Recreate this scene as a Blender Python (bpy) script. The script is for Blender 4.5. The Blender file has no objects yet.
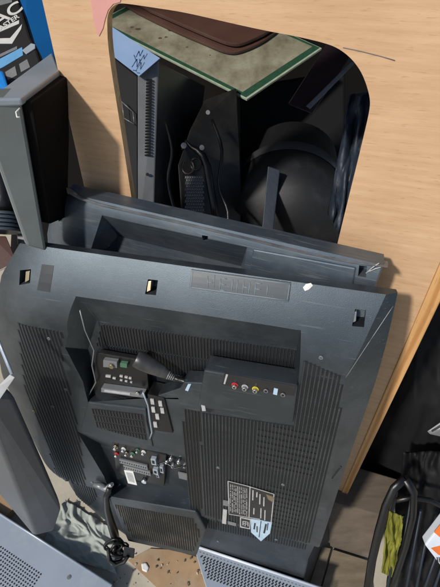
import bpy, bmesh, math, random
from mathutils import Vector, Matrix, noise
R=math.radians
random.seed(7)
sc=bpy.context.scene; C=sc.collection
# ------------------------------------------------------------------ camera
F=440.0; PITCH=R(49)
Fw=Vector((0,math.cos(PITCH),-math.sin(PITCH))); Dn=Vector((0,-math.sin(PITCH),-math.cos(PITCH))); Rt=Vector((1,0,0))
def ray(x,y): return Rt*((x-220)/F)+Dn*((y-293.3)/F)+Fw
CAM=Vector((0,0,0))
def D(x,y,d): return CAM+ray(x,y)*d
class Plane:
    """local frame: X=right along the surface, Y=into it, Z=up along it"""
    def __init__(s,O,U,V):
        s.O=O.copy(); s.U=U.normalized(); s.V=(V-V.dot(s.U)*s.U).normalized(); s.N=s.U.cross(s.V)
        s.M=Matrix((( s.U.x, s.N.x,-s.V.x,O.x),( s.U.y, s.N.y,-s.V.y,O.y),( s.U.z, s.N.z,-s.V.z,O.z),(0,0,0,1)))
    def hit(s,x,y,w=0.0):
        r=ray(x,y); o=s.O-s.N*w
        return CAM+r*((o-CAM).dot(s.N)/r.dot(s.N))
    def uv(s,x,y,w=0.0):
        q=s.hit(x,y,w)-s.O; return q.dot(s.U),q.dot(s.V)
    def L(s,x,y,w=0.0):
        u,v=s.uv(x,y,w); return Vector((u,-w,-v))
def lineplane(p0,p1,vp,depth0):
    """plane whose 'down' vanishes at vp and whose horizontal edge runs p0->p1"""
    d=ray(*vp).normalized(); n=ray(*p0).cross(ray(*p1)); h=n.cross(d).normalized()
    if h.x<0:h=-h
    return Plane(D(p0[0],p0[1],depth0),h,d)
# TV plane: scaled so the short edge is 0.70 m
T1=lineplane((20,243),(398,296),(226,885),1.0)
k=0.70/(T1.hit(398,296)-T1.hit(20,243)).length
T1=lineplane((20,243),(398,296),(226,885),k)
FLOOR=min(T1.hit(105,533,-.045).z,T1.hit(305,575,-.05).z)-0.01
CAM=Vector((0,0,-FLOOR))           # lift everything so that the floor is z=0
T1=lineplane((20,243),(398,296),(226,885),k)
print('CAMZ',CAM.z,'TV1 right d',(T1.hit(398,296)-CAM).dot(Fw), 'left',k)
cam=bpy.data.cameras.new('camera'); co=bpy.data.objects.new('camera',cam); C.objects.link(co)
co.location=CAM; co.rotation_euler=(R(90)-PITCH,0,0)
cam.sensor_fit='VERTICAL'; cam.sensor_height=36; cam.lens=36*F/586.67; cam.clip_start=0.01; cam.clip_end=200
sc.camera=co
# ------------------------------------------------------------------ materials
def mat(name,col,rough=.5,metal=0,col2=None,scale=20,bump=0,bscale=200,spec=.5,stretch=None,rvar=0,dust=0,dustcol=(.35,.35,.34),coat=0,scr=0,trans=0,dscale=6,ior=1.5):
    m=bpy.data.materials.new(name); m.use_nodes=True; nt=m.node_tree; N=nt.nodes; K=nt.links
    b=N['Principled BSDF']; b.inputs['Roughness'].default_value=rough; b.inputs['Metallic'].default_value=metal; b.inputs['IOR'].default_value=ior
    if ior>1.6: b.inputs['Specular Tint'].default_value=(.70,.86,1,1)  # blue tint puts the sky's sheen into the plastic
    b.inputs['Specular IOR Level'].default_value=spec; b.inputs['Coat Weight'].default_value=coat
    if trans: b.inputs['Transmission Weight'].default_value=trans
    tc=N.new('ShaderNodeTexCoord'); mp=N.new('ShaderNodeMapping'); K.new(tc.outputs['Object'],mp.inputs[0])
    if stretch: mp.inputs['Scale'].default_value=stretch
    def nz(s,det=6,src=mp,ro=.6):
        n=N.new('ShaderNodeTexNoise'); n.inputs['Scale'].default_value=s; n.inputs['Detail'].default_value=det; n.inputs['Roughness'].default_value=ro
        K.new((src.outputs[0] if src is mp else src.outputs['Object']),n.inputs['Vector']); return n
    def ramp(fac,a,b_,c0=(0,0,0,1),c1=(1,1,1,1)):
        r=N.new('ShaderNodeValToRGB'); e=r.color_ramp.elements; e[0].position=a;e[1].position=b_;e[0].color=c0;e[1].color=c1
        K.new(fac,r.inputs[0]); return r
    def mix(f,a,b_):
        x=N.new('ShaderNodeMix'); x.data_type='RGBA'
        if isinstance(f,float): x.inputs[0].default_value=f
        else: K.new(f,x.inputs[0])
        for i,v in ((6,a),(7,b_)):
            if isinstance(v,tuple): x.inputs[i].default_value=(*v[:3],1)
            else: K.new(v,x.inputs[i])
        return x.outputs[2]
    c2=col2 or tuple(c*.75 for c in col)
    n1=nz(scale); cur=mix(ramp(n1.outputs[0],.3,.7).outputs[0],tuple(col),tuple(c2))
    if dust:
        n2=nz(dscale,8,tc,.7); r2=ramp(n2.outputs[0],.62-dust*.25,.95-dust*.2)
        cur=mix(r2.outputs[0],cur,tuple(dustcol))
        n3=nz(260,2,tc); r3=ramp(n3.outputs[0],.70,.75); cur=mix(r3.outputs[0],cur,tuple(dustcol))
    if scr:
        mp2=N.new('ShaderNodeMapping'); mp2.inputs['Scale'].default_value=(3,40,90); mp2.inputs['Rotation'].default_value=(.3,.5,.2); K.new(tc.outputs['Object'],mp2.inputs[0])
        n4=N.new('ShaderNodeTexNoise'); n4.inputs['Scale'].default_value=4; n4.inputs['Detail'].default_value=7; K.new(mp2.outputs[0],n4.inputs['Vector'])
        r4=ramp(n4.outputs[0],.66-scr*.12,.72-scr*.05); cur=mix(r4.outputs[0],cur,tuple(dustcol))
    K.new(cur,b.inputs['Base Color'])
    if rvar:
        n5=nz(scale*.7,5); mr=N.new('ShaderNodeMapRange'); mr.inputs[3].default_value=max(.03,rough-rvar); mr.inputs[4].default_value=rough+rvar
        K.new(n5.outputs[0],mr.inputs[0]); K.new(mr.outputs[0],b.inputs['Roughness'])
    if bump:
        n6=nz(bscale,4,tc if not stretch else mp); bp=N.new('ShaderNodeBump'); bp.inputs['Strength'].default_value=bump; bp.inputs['Distance'].default_value=.002
        K.new(n6.outputs[0],bp.inputs['Height']); K.new(bp.outputs[0],b.inputs['Normal'])
    return m
def wood(name,ca,cb,cc,sc_=(1,1,1),freq=9,rings=0.6,rough=.6,fleck=.5):
    m=bpy.data.materials.new(name); m.use_nodes=True; nt=m.node_tree; N=nt.nodes; K=nt.links; b=N['Principled BSDF']
    b.inputs['Roughness'].default_value=rough; b.inputs['Specular IOR Level'].default_value=.3
    tc=N.new('ShaderNodeTexCoord'); mp=N.new('ShaderNodeMapping'); mp.inputs['Scale'].default_value=sc_; K.new(tc.outputs['Object'],mp.inputs[0])
    def nz(s,d,sv=None):
        n=N.new('ShaderNodeTexNoise'); n.inputs['Scale'].default_value=s; n.inputs['Detail'].default_value=d
        if sv:
            q=N.new('ShaderNodeMapping'); q.inputs['Scale'].default_value=sv; K.new(tc.outputs['Object'],q.inputs[0]); K.new(q.outputs[0],n.inputs['Vector'])
        else: K.new(mp.outputs[0],n.inputs['Vector'])
        return n
    w=N.new('ShaderNodeTexWave'); w.wave_type='BANDS'; w.bands_direction='Z' if sc_[0]<sc_[2] else 'X'; w.inputs['Scale'].default_value=freq; w.inputs['Distortion'].default_value=7; w.inputs['Detail'].default_value=4; w.inputs['Detail Scale'].default_value=1.2
    K.new(mp.outputs[0],w.inputs['Vector'])
    r=N.new('ShaderNodeValToRGB'); r.color_ramp.elements[0].color=(*ca,1); r.color_ramp.elements[1].color=(*cb,1); r.color_ramp.elements[0].position=.3; r.color_ramp.elements[1].position=.75
    n1=nz(11,9); n1.inputs['Roughness'].default_value=.65; mx=N.new('ShaderNodeMix'); mx.data_type='FLOAT'; mx.inputs[0].default_value=rings; K.new(n1.outputs[0],mx.inputs[2]); K.new(w.outputs['Fac'],mx.inputs[3]); K.new(mx.outputs[0],r.inputs[0])
    n2=nz(60,3); r2=N.new('ShaderNodeValToRGB'); r2.color_ramp.elements[0].position=.60; r2.color_ramp.elements[1].position=.70; K.new(n2.outputs[0],r2.inputs[0])
    ml=N.new('ShaderNodeMath'); ml.operation='MULTIPLY'; ml.inputs[1].default_value=fleck; K.new(r2.outputs[0],ml.inputs[0])
    m2=N.new('ShaderNodeMix'); m2.data_type='RGBA'; K.new(ml.outputs[0],m2.inputs[0]); K.new(r.outputs[0],m2.inputs[6]); m2.inputs[7].default_value=(*cc,1)
    n3=nz(3,4,(1,1,1)); r3=N.new('ShaderNodeValToRGB'); r3.color_ramp.elements[0].position=.35; r3.color_ramp.elements[1].position=.75; r3.color_ramp.elements[1].color=(.82,.78,.74,1); r3.color_ramp.elements[0].color=(1,1,1,1); K.new(n3.outputs[0],r3.inputs[0])
    m3=N.new('ShaderNodeMix'); m3.data_type='RGBA'; m3.blend_type='MULTIPLY'; m3.inputs[0].default_value=1; K.new(m2.outputs[2],m3.inputs[6]); K.new(r3.outputs[0],m3.inputs[7])
    K.new(m3.outputs[2],b.inputs['Base Color'])
    bp=N.new('ShaderNodeBump'); bp.inputs['Strength'].default_value=.25; bp.inputs['Distance'].default_value=.001; K.new(n2.outputs[0],bp.inputs['Height']); K.new(bp.outputs[0],b.inputs['Normal'])
    return m
M={}
M['tv']=mat('tv_plastic',(.012,.0135,.0155),.42,0,(.008,.009,.0105),9,.22,900,.5,ior=1.85,rvar=.10,dust=.55,dustcol=(.052,.056,.060),scr=.2,dscale=5)
M['tv2']=mat('rear_tv_plastic',(.045,.058,.075),.40,0,(.032,.041,.053),8,.15,900,.5,ior=2.0,rvar=.1,dust=.6,dustcol=(.10,.11,.12),scr=.7)  # blue-grey base carries sky sheen in its colour
M['lip']=mat('scratched_lip',(.11,.12,.13),.4,0,(.035,.038,.04),8,.3,120,.55,rvar=.1,dust=.9,dustcol=(.22,.23,.24),scr=1.0)
M['groove']=mat('black_plastic_slot_shade',(.006,.0065,.007),.6)  # near-black paints shade inside slots and holes; also used for plain black parts
M['gface']=mat('vent_floor_shade',(.005,.0055,.006),.6)  # groove shade put into the colour between the ribs
M['rib']=mat('rib_plastic',(.014,.017,.021),.42,0,(.010,.012,.015),30,spec=.6,dust=.3,dustcol=(.045,.046,.047),dscale=9)
M['ribdusty']=mat('dusty_rib_plastic',(.035,.032,.028),.5,0,(.018,.017,.016),20,dust=.7,dustcol=(.19,.17,.14),dscale=7)
M['black']=mat('black_plastic',(.006,.006,.007),.35,0,(.004,.004,.004),12,.2,300,rvar=.1)
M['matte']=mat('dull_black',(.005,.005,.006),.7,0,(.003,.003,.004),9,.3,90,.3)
M['void']=mat('black_bag',(.0035,.004,.005),.72,0,(.004,.004,.005),7,.3,25,.3,rvar=.1)
M['chrome']=mat('chrome',(.7,.7,.7),.22,1,(.55,.55,.55),60)
M['brass']=mat('dull_brass',(.42,.36,.24),.4,1)
M['white']=mat('white_plastic',(.72,.72,.70),.5)
M['red']=mat('red_plastic',(.5,.03,.03),.4); M['yellow']=mat('yellow_plastic',(.62,.5,.05),.4); M['green']=mat('green_plastic',(.06,.16,.09),.4); M['bluep']=mat('blue_plastic',(.10,.25,.5),.4)
M['label']=mat('black_label',(.012,.012,.014),.35,0,(.02,.02,.022),30)
M['print']=mat('pale_print',(.42,.43,.43),.5,0,(.3,.3,.31),90)
M['paleblue']=mat('pale_blue_print',(.42,.55,.66),.4,0,(.3,.42,.55),60)
M['badge']=mat('badge_plastic',(.040,.054,.066),.38,0,(.032,.044,.054),20,dust=.4,dustcol=(.13,.15,.16))
M['badgemark']=mat('badge_mark',(.20,.25,.28),.4)
M['ply']=wood('plywood',(.62,.42,.255),(.49,.31,.175),(.33,.18,.095),(.7,1,6.5),3.0,.08,.6,.42)
M['edge']=wood('plywood_edge',(.70,.47,.26),(.55,.33,.16),(.25,.12,.05),(3,3,1),9,.5)
M['pine']=wood('pine_batten',(.62,.36,.15),(.47,.23,.08),(.30,.12,.04),(9,9,.55),1.9,.7,.5,.5)
M['pink']=mat('pink_paint',(.60,.30,.27),.5,0,(.54,.25,.22),8)
M['pencil']=mat('pencil_line',(.16,.15,.16),.7)
M['silver']=mat('grey_frame_plastic',(.21,.24,.245),.35,.25,(.15,.175,.175),6,.05,500,rvar=.08,dust=.4,dustcol=(.22,.24,.22))
M['silverlt']=mat('silver_plastic',(.34,.39,.44),.35,.2,(.26,.30,.34),8,dust=.3,dustcol=(.4,.42,.42))
M['metal']=mat('painted_steel',(.33,.38,.45),.38,.2,(.28,.33,.39),5,.04,300,rvar=.06,dust=.25,dustcol=(.42,.45,.48))
M['metal2']=mat('grey_steel',(.20,.21,.22),.4,.3,(.15,.16,.165),12,dust=.4,dustcol=(.3,.3,.3))
M['floorm']=mat('dusty_concrete',(.50,.46,.38),.85,0,(.36,.33,.26),7,.5,60,.2,dust=.6,dustcol=(.42,.39,.33),dscale=11)
M['card']=mat('worn_cardboard',(.13,.105,.082),.85,0,(.085,.068,.052),10,.2,80,.2,stretch=(1,5,1),dust=.3,dustcol=(.2,.18,.155))  # tone lowered to stand in for shade over the lower right
M['cardtan']=mat('tan_hardboard',(.38,.26,.15),.75,0,(.26,.17,.10),9,.2,60,.2,dust=.5,dustcol=(.42,.35,.26))
M['beige']=mat('beige_board',(.20,.165,.115),.8,0,(.12,.095,.065),9,.2,60,.2,stretch=(1,4,1))  # darkened as well, carrying the lower-right shade in its colour
M['cloth']=mat('pale_sheeting',(.36,.39,.36),.8,0,(.29,.32,.295),8,.3,60)
M['glasstop']=mat('cream_board',(.34,.34,.26),.25,0,(.20,.19,.13),5,.05,50,.5,dust=.9,dustcol=(.08,.055,.035),dscale=9)
M['greenrim']=mat('green_rim',(.018,.06,.032),.2,0,(.03,.08,.05),60,.1,60)
M['glassedge']=mat('pale_green_edge',(.36,.42,.33),.3,0,(.25,.3,.22),50)
M['rust']=mat('rust_spot',(.05,.028,.018),.8,0,(.09,.05,.03),80)
M['brown']=mat('brown_laminate',(.085,.045,.034),.32,0,(.06,.03,.024),8,.1,100,.5,rvar=.1)
M['bluetub']=mat('blue_tub_plastic',(.004,.085,.27),.4,0,(.003,.07,.22),5)
M['pack']=mat('black_film',(.018,.017,.017),.35,0,(.012,.012,.012),9,.2,20)
M['packwhite']=mat('grey_white_print',(.55,.54,.52),.4,0,(.42,.42,.42),30)
M['skybl']=mat('light_blue_print',(.12,.32,.55),.4,0,(.09,.25,.45),20)
M['brightbl']=mat('bright_blue_film',(.02,.22,.65),.4)
M['case']=mat('dark_case_steel',(.085,.088,.09),.35,.3,(.03,.031,.033),6)
M['sticker']=mat('blue_sticker',(.20,.29,.46),.4,0,(.16,.25,.40),10)
M['ink']=mat('blue_ink',(.02,.04,.14),.5)
M['purple']=mat('dark_plum_panel',(.022,.014,.018),.3,0,(.02,.012,.016),8)
M['navy']=mat('navy_sheeting',(.016,.026,.042),.55,0,(.01,.016,.028),14,.7,30,.5,dust=.3,dustcol=(.06,.08,.10))
M['rag']=mat('yellow_green_rag',(.22,.22,.035),.8,0,(.11,.11,.018),12,.6,50,.2)
M['orange']=mat('orange_print',(.75,.17,.03),.45); M['bagw']=mat('white_film',(.62,.66,.72),.4,0,(.5,.55,.62),12,.3,30)
M['shadeblock']=mat('dark_shade_block',(.028,.02,.015),.7,0,(.018,.013,.010),5)
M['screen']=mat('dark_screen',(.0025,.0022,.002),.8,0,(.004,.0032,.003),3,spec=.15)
# ------------------------------------------------------------------ object helpers
def tag(o,label=None,cat=None,group=None,kind=None):
    if label:o['label']=label
    if cat:o['category']=cat
    if group:o['group']=group
    if kind:o['kind']=kind
    return o
def thing(name,mw,label,cat,group=None):
    o=bpy.data.objects.new(name,None); C.objects.link(o); o.empty_display_size=.05
    o.matrix_world=mw; return tag(o,label,cat,group)
def me_obj(name,me,m,parent=None,mw=None,bev=0,smooth=False,seg=2,ang=30):
    o=bpy.data.objects.new(name,me); C.objects.link(o)
    for mm in (m if isinstance(m,(list,tuple)) else [m]): me.materials.append(mm)
    if parent is not None: o.parent=parent
    elif mw is not None: o.matrix_world=mw
    if bev:
        b=o.modifiers.new('bevel','BEVEL'); b.width=bev; b.segments=seg; b.limit_method='ANGLE'; b.angle_limit=R(ang); b.harden_normals=False
    if smooth:
        for p in me.polygons:p.use_smooth=True
    return o
class MB:
    def __init__(s): s.bm=bmesh.new(); s.mi=0
    def face(s,ps):
        f=s.bm.faces.new([s.bm.verts.new(p) for p in ps]); f.material_index=s.mi; return f
    def hull(s,ps):
        b=bmesh.new()
        for p in ps:b.verts.new(p)
        r=bmesh.ops.convex_hull(b,input=b.verts[:])
        junk=[v for v in b.verts if not v.link_faces]
        bmesh.ops.delete(b,geom=junk,context='VERTS')
        bmesh.ops.dissolve_limit(b,angle_limit=R(2),verts=b.verts[:],edges=b.edges[:])
        bmesh.ops.recalc_face_normals(b,faces=b.faces[:])
        vm={v:s.bm.verts.new(v.co) for v in b.verts}
        for f in b.faces:
            g=s.bm.faces.new([vm[v] for v in f.verts]); g.material_index=s.mi
        b.free()
    def prism(s,a,b_):
        """side loop a -> loop b_ (same length)"""
        n=len(a); va=[s.bm.verts.new(p) for p in a]; vb=[s.bm.verts.new(p) for p in b_]
        fs=[s.bm.faces.new(va),s.bm.faces.new(vb[::-1])]
        for i in range(n): fs.append(s.bm.faces.new((va[i],vb[i],vb[(i+1)%n],va[(i+1)%n])))
        bmesh.ops.recalc_face_normals(s.bm,faces=fs)
        for f in fs:f.material_index=s.mi
    def box(s,c,sz,rot=None):
        c=Vector(c); ps=[]
        for dz in(-1,1):
            for dx,dy in((-1,-1),(1,-1),(1,1),(-1,1)):
                v=Vector((dx*sz[0]/2,dy*sz[1]/2,dz*sz[2]/2))
                if rot:v=rot@v
                ps.append(c+v)
        s.prism(ps[:4],ps[4:])
    def tube(s,pts,r,n=10,cap=True,ell=1):
        rs=r if isinstance(r,(list,tuple)) else [r]*len(pts); prev=None; rings=[]
        pts=[Vector(p) for p in pts]; up=None
        for i,p in enumerate(pts):
            t=((pts[min(i+1,len(pts)-1)]-pts[max(i-1,0)])).normalized()
            if up is None: up=t.orthogonal().normalized()
            up=(up-up.dot(t)*t).normalized(); sd=t.cross(up)
            rings.append([s.bm.verts.new(p+up*math.cos(a)*rs[i]+sd*math.sin(a)*rs[i]*ell) for a in [2*math.pi*j/n for j in range(n)]])
        for i in range(len(rings)-1):
            for j in range(n):
                f=s.bm.faces.new((rings[i][j],rings[i][(j+1)%n],rings[i+1][(j+1)%n],rings[i+1][j])); f.material_index=s.mi; f.smooth=True
        if cap:
            f=s.bm.faces.new(rings[0][::-1]);f.material_index=s.mi; f=s.bm.faces.new(rings[-1]);f.material_index=s.mi
    def cyl(s,c,ax,r,h,n=20,r2=None):
        c=Vector(c);ax=Vector(ax).normalized(); s.tube([c,c+ax*h],[r,r if r2 is None else r2],n)
    def mesh(s,name,weld=False):
        if weld: bmesh.ops.remove_doubles(s.bm,verts=s.bm.verts[:],dist=1e-5)
        bmesh.ops.recalc_face_normals(s.bm,faces=s.bm.faces[:])
        me=bpy.data.meshes.new(name); s.bm.to_mesh(me); s.bm.free(); return me
    def build(s,name,m,parent=None,mw=None,bev=0,smooth=False,seg=2,weld=False,ang=30):
        return me_obj(name,s.mesh(name,weld),m,parent,mw,bev,smooth,seg,ang)
def hullpx(name,pts,m,bev=.003,parent=None,label=None,cat=None,group=None,seg=2):
    """solid through world points (pixel, depth); origin at its lowest middle"""
    P=[D(*p) for p in pts]; c=sum(P,Vector())/len(P); c.z=min(p.z for p in P)
    b=MB(); b.hull([p-c for p in P]); o=b.build(name,m,None,Matrix.Translation(c),bev,seg=seg)
    if label: tag(o,label,cat,group)
    return o
def planar(name,px,ref,th,m,par,inv,bev=.002):
    a,b_,c=[D(*p) for p in ref]; n=(b_-a).cross(c-a).normalized()
    if n.dot(Fw)<0:n=-n
    P=[CAM+ray(x,y)*((a-CAM).dot(n)/ray(x,y).dot(n)) for x,y in px]
    q=MB(); q.prism([inv@p for p in P],[inv@(p+n*th) for p in P]); return q.build(name,m,par,bev=bev)
def text_mesh(body,size,depth=.0006,bold=0,shear=0,sx=1):
    cu=bpy.data.curves.new('t','FONT'); cu.body=body; cu.size=size; cu.extrude=depth; cu.offset=bold; cu.shear=shear; cu.align_x='CENTER'; cu.align_y='CENTER'
    o=bpy.data.objects.new('t',cu); C.objects.link(o); dg=bpy.context.evaluated_depsgraph_get(); dg.update()
    me=bpy.data.meshes.new_from_object(o.evaluated_get(dg)); C.objects.unlink(o); bpy.data.objects.remove(o)
    me.transform(Matrix.Diagonal((sx,1,1,1))); return me
def bool_cut(o,cutters):
    tmp=[]
    for c in cutters:
        me=c.mesh('cut'); q=bpy.data.objects.new('cut',me); C.objects.link(q); q.matrix_world=o.matrix_world if o.parent is None else o.parent.matrix_world@o.matrix_local
        tmp.append(q)
        m=o.modifiers.new('b','BOOLEAN'); m.operation='DIFFERENCE'; m.object=q; m.solver='EXACT'
    bpy.context.view_layer.update(); dg=bpy.context.evaluated_depsgraph_get(); dg.update()
    me=bpy.data.meshes.new_from_object(o.evaluated_get(dg)); old=o.data; o.modifiers.clear(); o.data=me; me.set_sharp_from_angle(angle=R(22))
    for q in tmp: C.objects.unlink(q); bpy.data.objects.remove(q)
    return o
def lerp(a,b,t): return a+(b-a)*t
def interp(tab,x):
    if x<=tab[0][0]:return tab[0][1]
    for (a,va),(b,vb) in zip(tab,tab[1:]):
        if x<=b:return lerp(va,vb,(x-a)/(b-a))
    return tab[-1][1]
# ------------------------------------------------------------------ television bodies
def poly_uv(T,px,w=0): return [T.uv(x,y,w) for x,y in px]
def vrange(poly,u):
    vs=[]
    for (a,b),(c,d) in zip(poly,poly[1:]+poly[:1]):
        if (a-u)*(c-u)<0 or a==u:
            if a!=c: vs.append(b+(d-b)*(u-a)/(c-a))
    return (min(vs),max(vs)) if len(vs)>1 else None
def vent(T,parent,px,w,pitch=.0085,duty=.45,h=.0022,wf=None,gaps=None,matrib=None,gm=None,backing=True,back_off=.0006,name='vent_grille',slopev=0,hole_mat=True):
    """vertical louvre ribs filling polygon px on the surface"""
    poly=[suv(x,y) for x,y in px] if wf else poly_uv(T,px,w); us=[p[0] for p in poly]; b=MB(); u=min(us)+pitch*.5
    W=wf or (lambda u,v:w)
    row=0
    while u<max(us):
        r=vrange(poly,u)
        if r and r[1]-r[0]>.006:
            segs=[r] if not gaps else []
            if gaps:
                ln,gp=gaps; v=r[0]
                while v<r[1]-.004: segs.append((v,min(v+ln,r[1]))); v+=ln+gp
            for (v0,v1) in segs:
                n=max(1,int((v1-v0)/.03)); hw=pitch*duty/2; A=[];B=[]
                for i in range(n):
                    a=lerp(v0,v1,i/n); c=lerp(v0,v1,(i+1)/n); wa=W(u,a);wc=W(u,c)
                    b.mi=0
                    b.prism([(u-hw,-wa+.001,-a),(u+hw,-wa+.001,-a),(u+hw*.6,-wa-h,-a-.0006),(u-hw*.6,-wa-h,-a-.0006)],
                            [(u-hw,-wc+.001,-c),(u+hw,-wc+.001,-c),(u+hw*.6,-wc-h,-c),(u-hw*.6,-wc-h,-c)])
            # groove strip to the right of the rib
            if backing:
                n=max(1,int((r[1]-r[0])/.03)); b.mi=1
                g0=u+hw if segs else u; g1=u+pitch-hw
                for i in range(n):
                    a=lerp(r[0],r[1],i/n); c=lerp(r[0],r[1],(i+1)/n)
                    b.face([(g0,-W(g0,a)-back_off,-a),(g1,-W(g1,a)-back_off,-a),(g1,-W(g1,c)-back_off,-c),(g0,-W(g0,c)-back_off,-c)])
        u+=pitch; row+=1
    return b.build(name,[matrib or M['rib'],M['gface'] if wf else M['groove']],parent)
def frustum(T,top,bot,wt,wb):
    b=MB(); b.prism([T.L(x,y,wt) for x,y in top],[T.L(x,y,wb) for x,y in bot]); return b
def slab(T,px,w0,w1,b=None):
    """solid with the pixel outline on the plane w1, thickness back to w0"""
    b=b or MB(); a=[T.L(x,y,w1) for x,y in px]; b.prism(a,[Vector((p.x,-w0,p.z)) for p in a]); return b
def screw(b,T,x,y,w,r=.003):
    p=T.L(x,y,w); b.cyl(p+Vector((0,.001,0)),(0,-1,0),r,.003,12)

# front television ------------------------------------------------
T=T1
TOPW=.062
def vu(x,y,w=0): u,v=T.uv(x,y,w); return (v,u)
tvL=[vu(20,243,-.062),vu(5,272,-.065),vu(-3,300,-.055),vu(-3,345,-.045),vu(2,375,-.045),vu(14,401,-.045),vu(38,450,-.045),vu(65,501,-.045),vu(85,518,-.045),vu(105,532,-.045)]
tvR=[vu(398,296,-.062),vu(375,380,-.040),vu(345,462,-.035),vu(317,545,-.035),vu(308,562,-.04),vu(305,575,-.05)]
V0=vu(20,243,-.062)[0]; print('V0',V0,vu(398,296,-.062)[0])
crease=[(T.uv(x,y)[1],T.uv(x,y)[0]) for x,y in ((395,305),(371,339),(345,378),(340,420),(322,545),(312,565))]
VE=T.uv(305,575,-.05)[1]; VF=T.uv(317,548)[1]
print('TV length',VE,'break',VF,'right',tvR[0],'left',tvL[3])
def uL(v): return interp(tvL,v)
def uR(v): return interp(tvR,v)
def uC(v): return min(interp(crease,v),uR(v)-.004)
def wsurf(u,v):
    l=uL(v); t=max(0,u-l); u=min(u,uR(v)); v=max(v,V0)
    w=0
    if t<.13: w-= .045*(1-t/.13)**2.0*min(1,max(0,(v-V0)/.12))
    c=uC(v); 
    if u>c: w-= (u-c)*.55
    q_=v-V0
    if q_<.17: w-= TOPW*(1-max(0,q_)/.17)**1.6
    if v>VF: w-= min((v-VF)*1.1,.05)
    return w
def suv(x,y):
    u,v=T1.uv(x,y)
    w=0
    for _ in range(30): w=w*.5+wsurf(u,v)*.5; u,v=T1.uv(x,y,w)
    return u,v
def on_surf(x,y,off): 
    u,v=suv(x,y); return Vector((u,-wsurf(u,v)-off,-v))
VL=T.uv(105,532,-.045)[1]
vs=[V0+i for i in (0,.004,.009,.016,.024,.034,.05,.07,.09,.11,.13)]+[V0+.13+i*.02 for i in range(1,60)]
vmax=max(VE,VL); vs=[v for v in vs if v<vmax-.01]+[vmax]
b=MB(); rows=[]
for v in vs:
    l,r,c=uL(v),uR(v),uC(v)
    us=[l,l+.004,l+.01,l+.02,l+.035,l+.055,l+.08,l+.105,l+.13]
    k0=l+.13; us+=[lerp(k0,c,i/10) for i in range(1,11)]; us+=[lerp(c,r,i/3) for i in (1,2,3)]
    back=-(.016+TOPW+.055*min(1,max(0,(v-V0-.03)/.12)))
    row=[b.bm.verts.new((u,-wsurf(u,v),-v)) for u in us]
    rb=[b.bm.verts.new((l+.002,-min(back,wsurf(l,v)-.012),-v)),b.bm.verts.new((r-.002,-min(back,wsurf(r,v)-.010),-v))]
    rows.append((row,rb))
for (r0,b0),(r1,b1) in zip(rows,rows[1:]):
    for i in range(len(r0)-1): f=b.bm.faces.new((r0[i],r1[i],r1[i+1],r0[i+1])); f.smooth=True
    b.bm.faces.new((b0[0],b1[0],r1[0],r0[0])); b.bm.faces.new((r0[-1],r1[-1],b1[1],b0[1])); b.bm.faces.new((b0[1],b1[1],b1[0],b0[0]))
b.bm.faces.new([rows[0][1][0]]+rows[0][0]+[rows[0][1][1]]); b.bm.faces.new(([rows[-1][1][0]]+rows[-1][0]+[rows[-1][1][1]])[::-1])
tv=thing('television',T.M,'front black television with vented back, coloured jacks and rating label','television','old televisions leaning on the plywood')
body=b.build('back_cover',M['tv'],tv)
bpy.context.view_layer.update()
R1t=[(76,296),(301,330),(297,392),(205,400),(150,398),(88,402),(65,347)]
R1b=[(97,320),(296,349),(291,396),(205,402),(150,400),(100,402),(88,349)]
R2t=[(77,431),(196,456),(194,509),(112,498)]
R2b=[(100,443),(193,460),(191,508),(117,492)]
holes=[[(20,270),(31,269),(30,283),(19,285)],[(148,279),(158,280),(156,295),(145,294)],[(355,309),(366,310),(364,327),(352,326)]]
cuts=[frustum(T,R1t,R1b,.0008,-.038)]
# widen the mouth above the surface so that the cut is clean
def mouth(T,top,bot,wt,wb,up=.03,flat=False):
    a=[on_surf(x,y,0) if T is T1 and not flat else T.L(x,y,0) for x,y in top]; c=[T.L(x,y,wb) for x,y in bot]
    b=MB(); 
    a2=[p+(p-q)*(up/abs(wb)) for p,q in zip(a,c)]; b.prism(a2,c); return b
cuts=[mouth(T,R1t,R1b,0,-.046),mouth(T,R2t,R2b,0,-.034,flat=True)]
for h in holes:
    a=[on_surf(x,y,0) for x,y in h]; q=MB(); q.prism([p+Vector((0,-.02,0)) for p in a],[p+Vector((0,.03,0)) for p in a]); cuts.append(q)
bool_cut(body,cuts)
if not body.data.materials: body.data.materials.append(M['tv'])
# recess floors' vents
vent(T,tv,[(101,324),(296,350),(291,394),(200,394),(160,371),(128,352),(96,345)],-.046,.0072,.5,.0022,gaps=(.062,.004))
# right field
RF=[(304,352),(341,372),(333,430),(304,548),(208,524),(200,414),(296,425)]
RF=[(200,412),(297,426),(304,360),(341,376),(339,420),(328,470),(305,549),(207,527)]
BASEU=min(suv(x,y)[0] for x,y in RF)
vent(T,tv,RF,0,.0082,.62,.0018,wf=wsurf,matrib=M['tv'])
vent(T,tv,[(181,404),(199,408),(206,527),(197,525)],0,.0082,.5,.0018,wf=wsurf)
# rows of black bars painting the shade of through-slots in the right field
def dashes(px,pitch=.0082,ln=.0135,gp=.0085,phase=0):
    b=MB(); poly=poly_uv(T,px); us=[p[0] for p in poly]; u=min(us)
    base=BASEU
    u=base+math.ceil((u-base)/pitch)*pitch+pitch*.5+pitch*.5
    while u<max(us):
        r=vrange(poly,u)
        if r:
            v=math.ceil(r[0]/(ln+gp))*(ln+gp)
            while v+ln<r[1]:
                b.box((u,-wsurf(u,v)-.0002,-v-ln/2),(pitch*.62,.0034,ln)); v+=ln+gp
        u+=pitch
    b.build('slot_row',M['groove'],tv)
dashes([(257,424),(298,428),(322,432),(312,480),(250,468)])
dashes([(262,482),(309,490),(297,533),(272,528),(276,500)])
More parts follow.
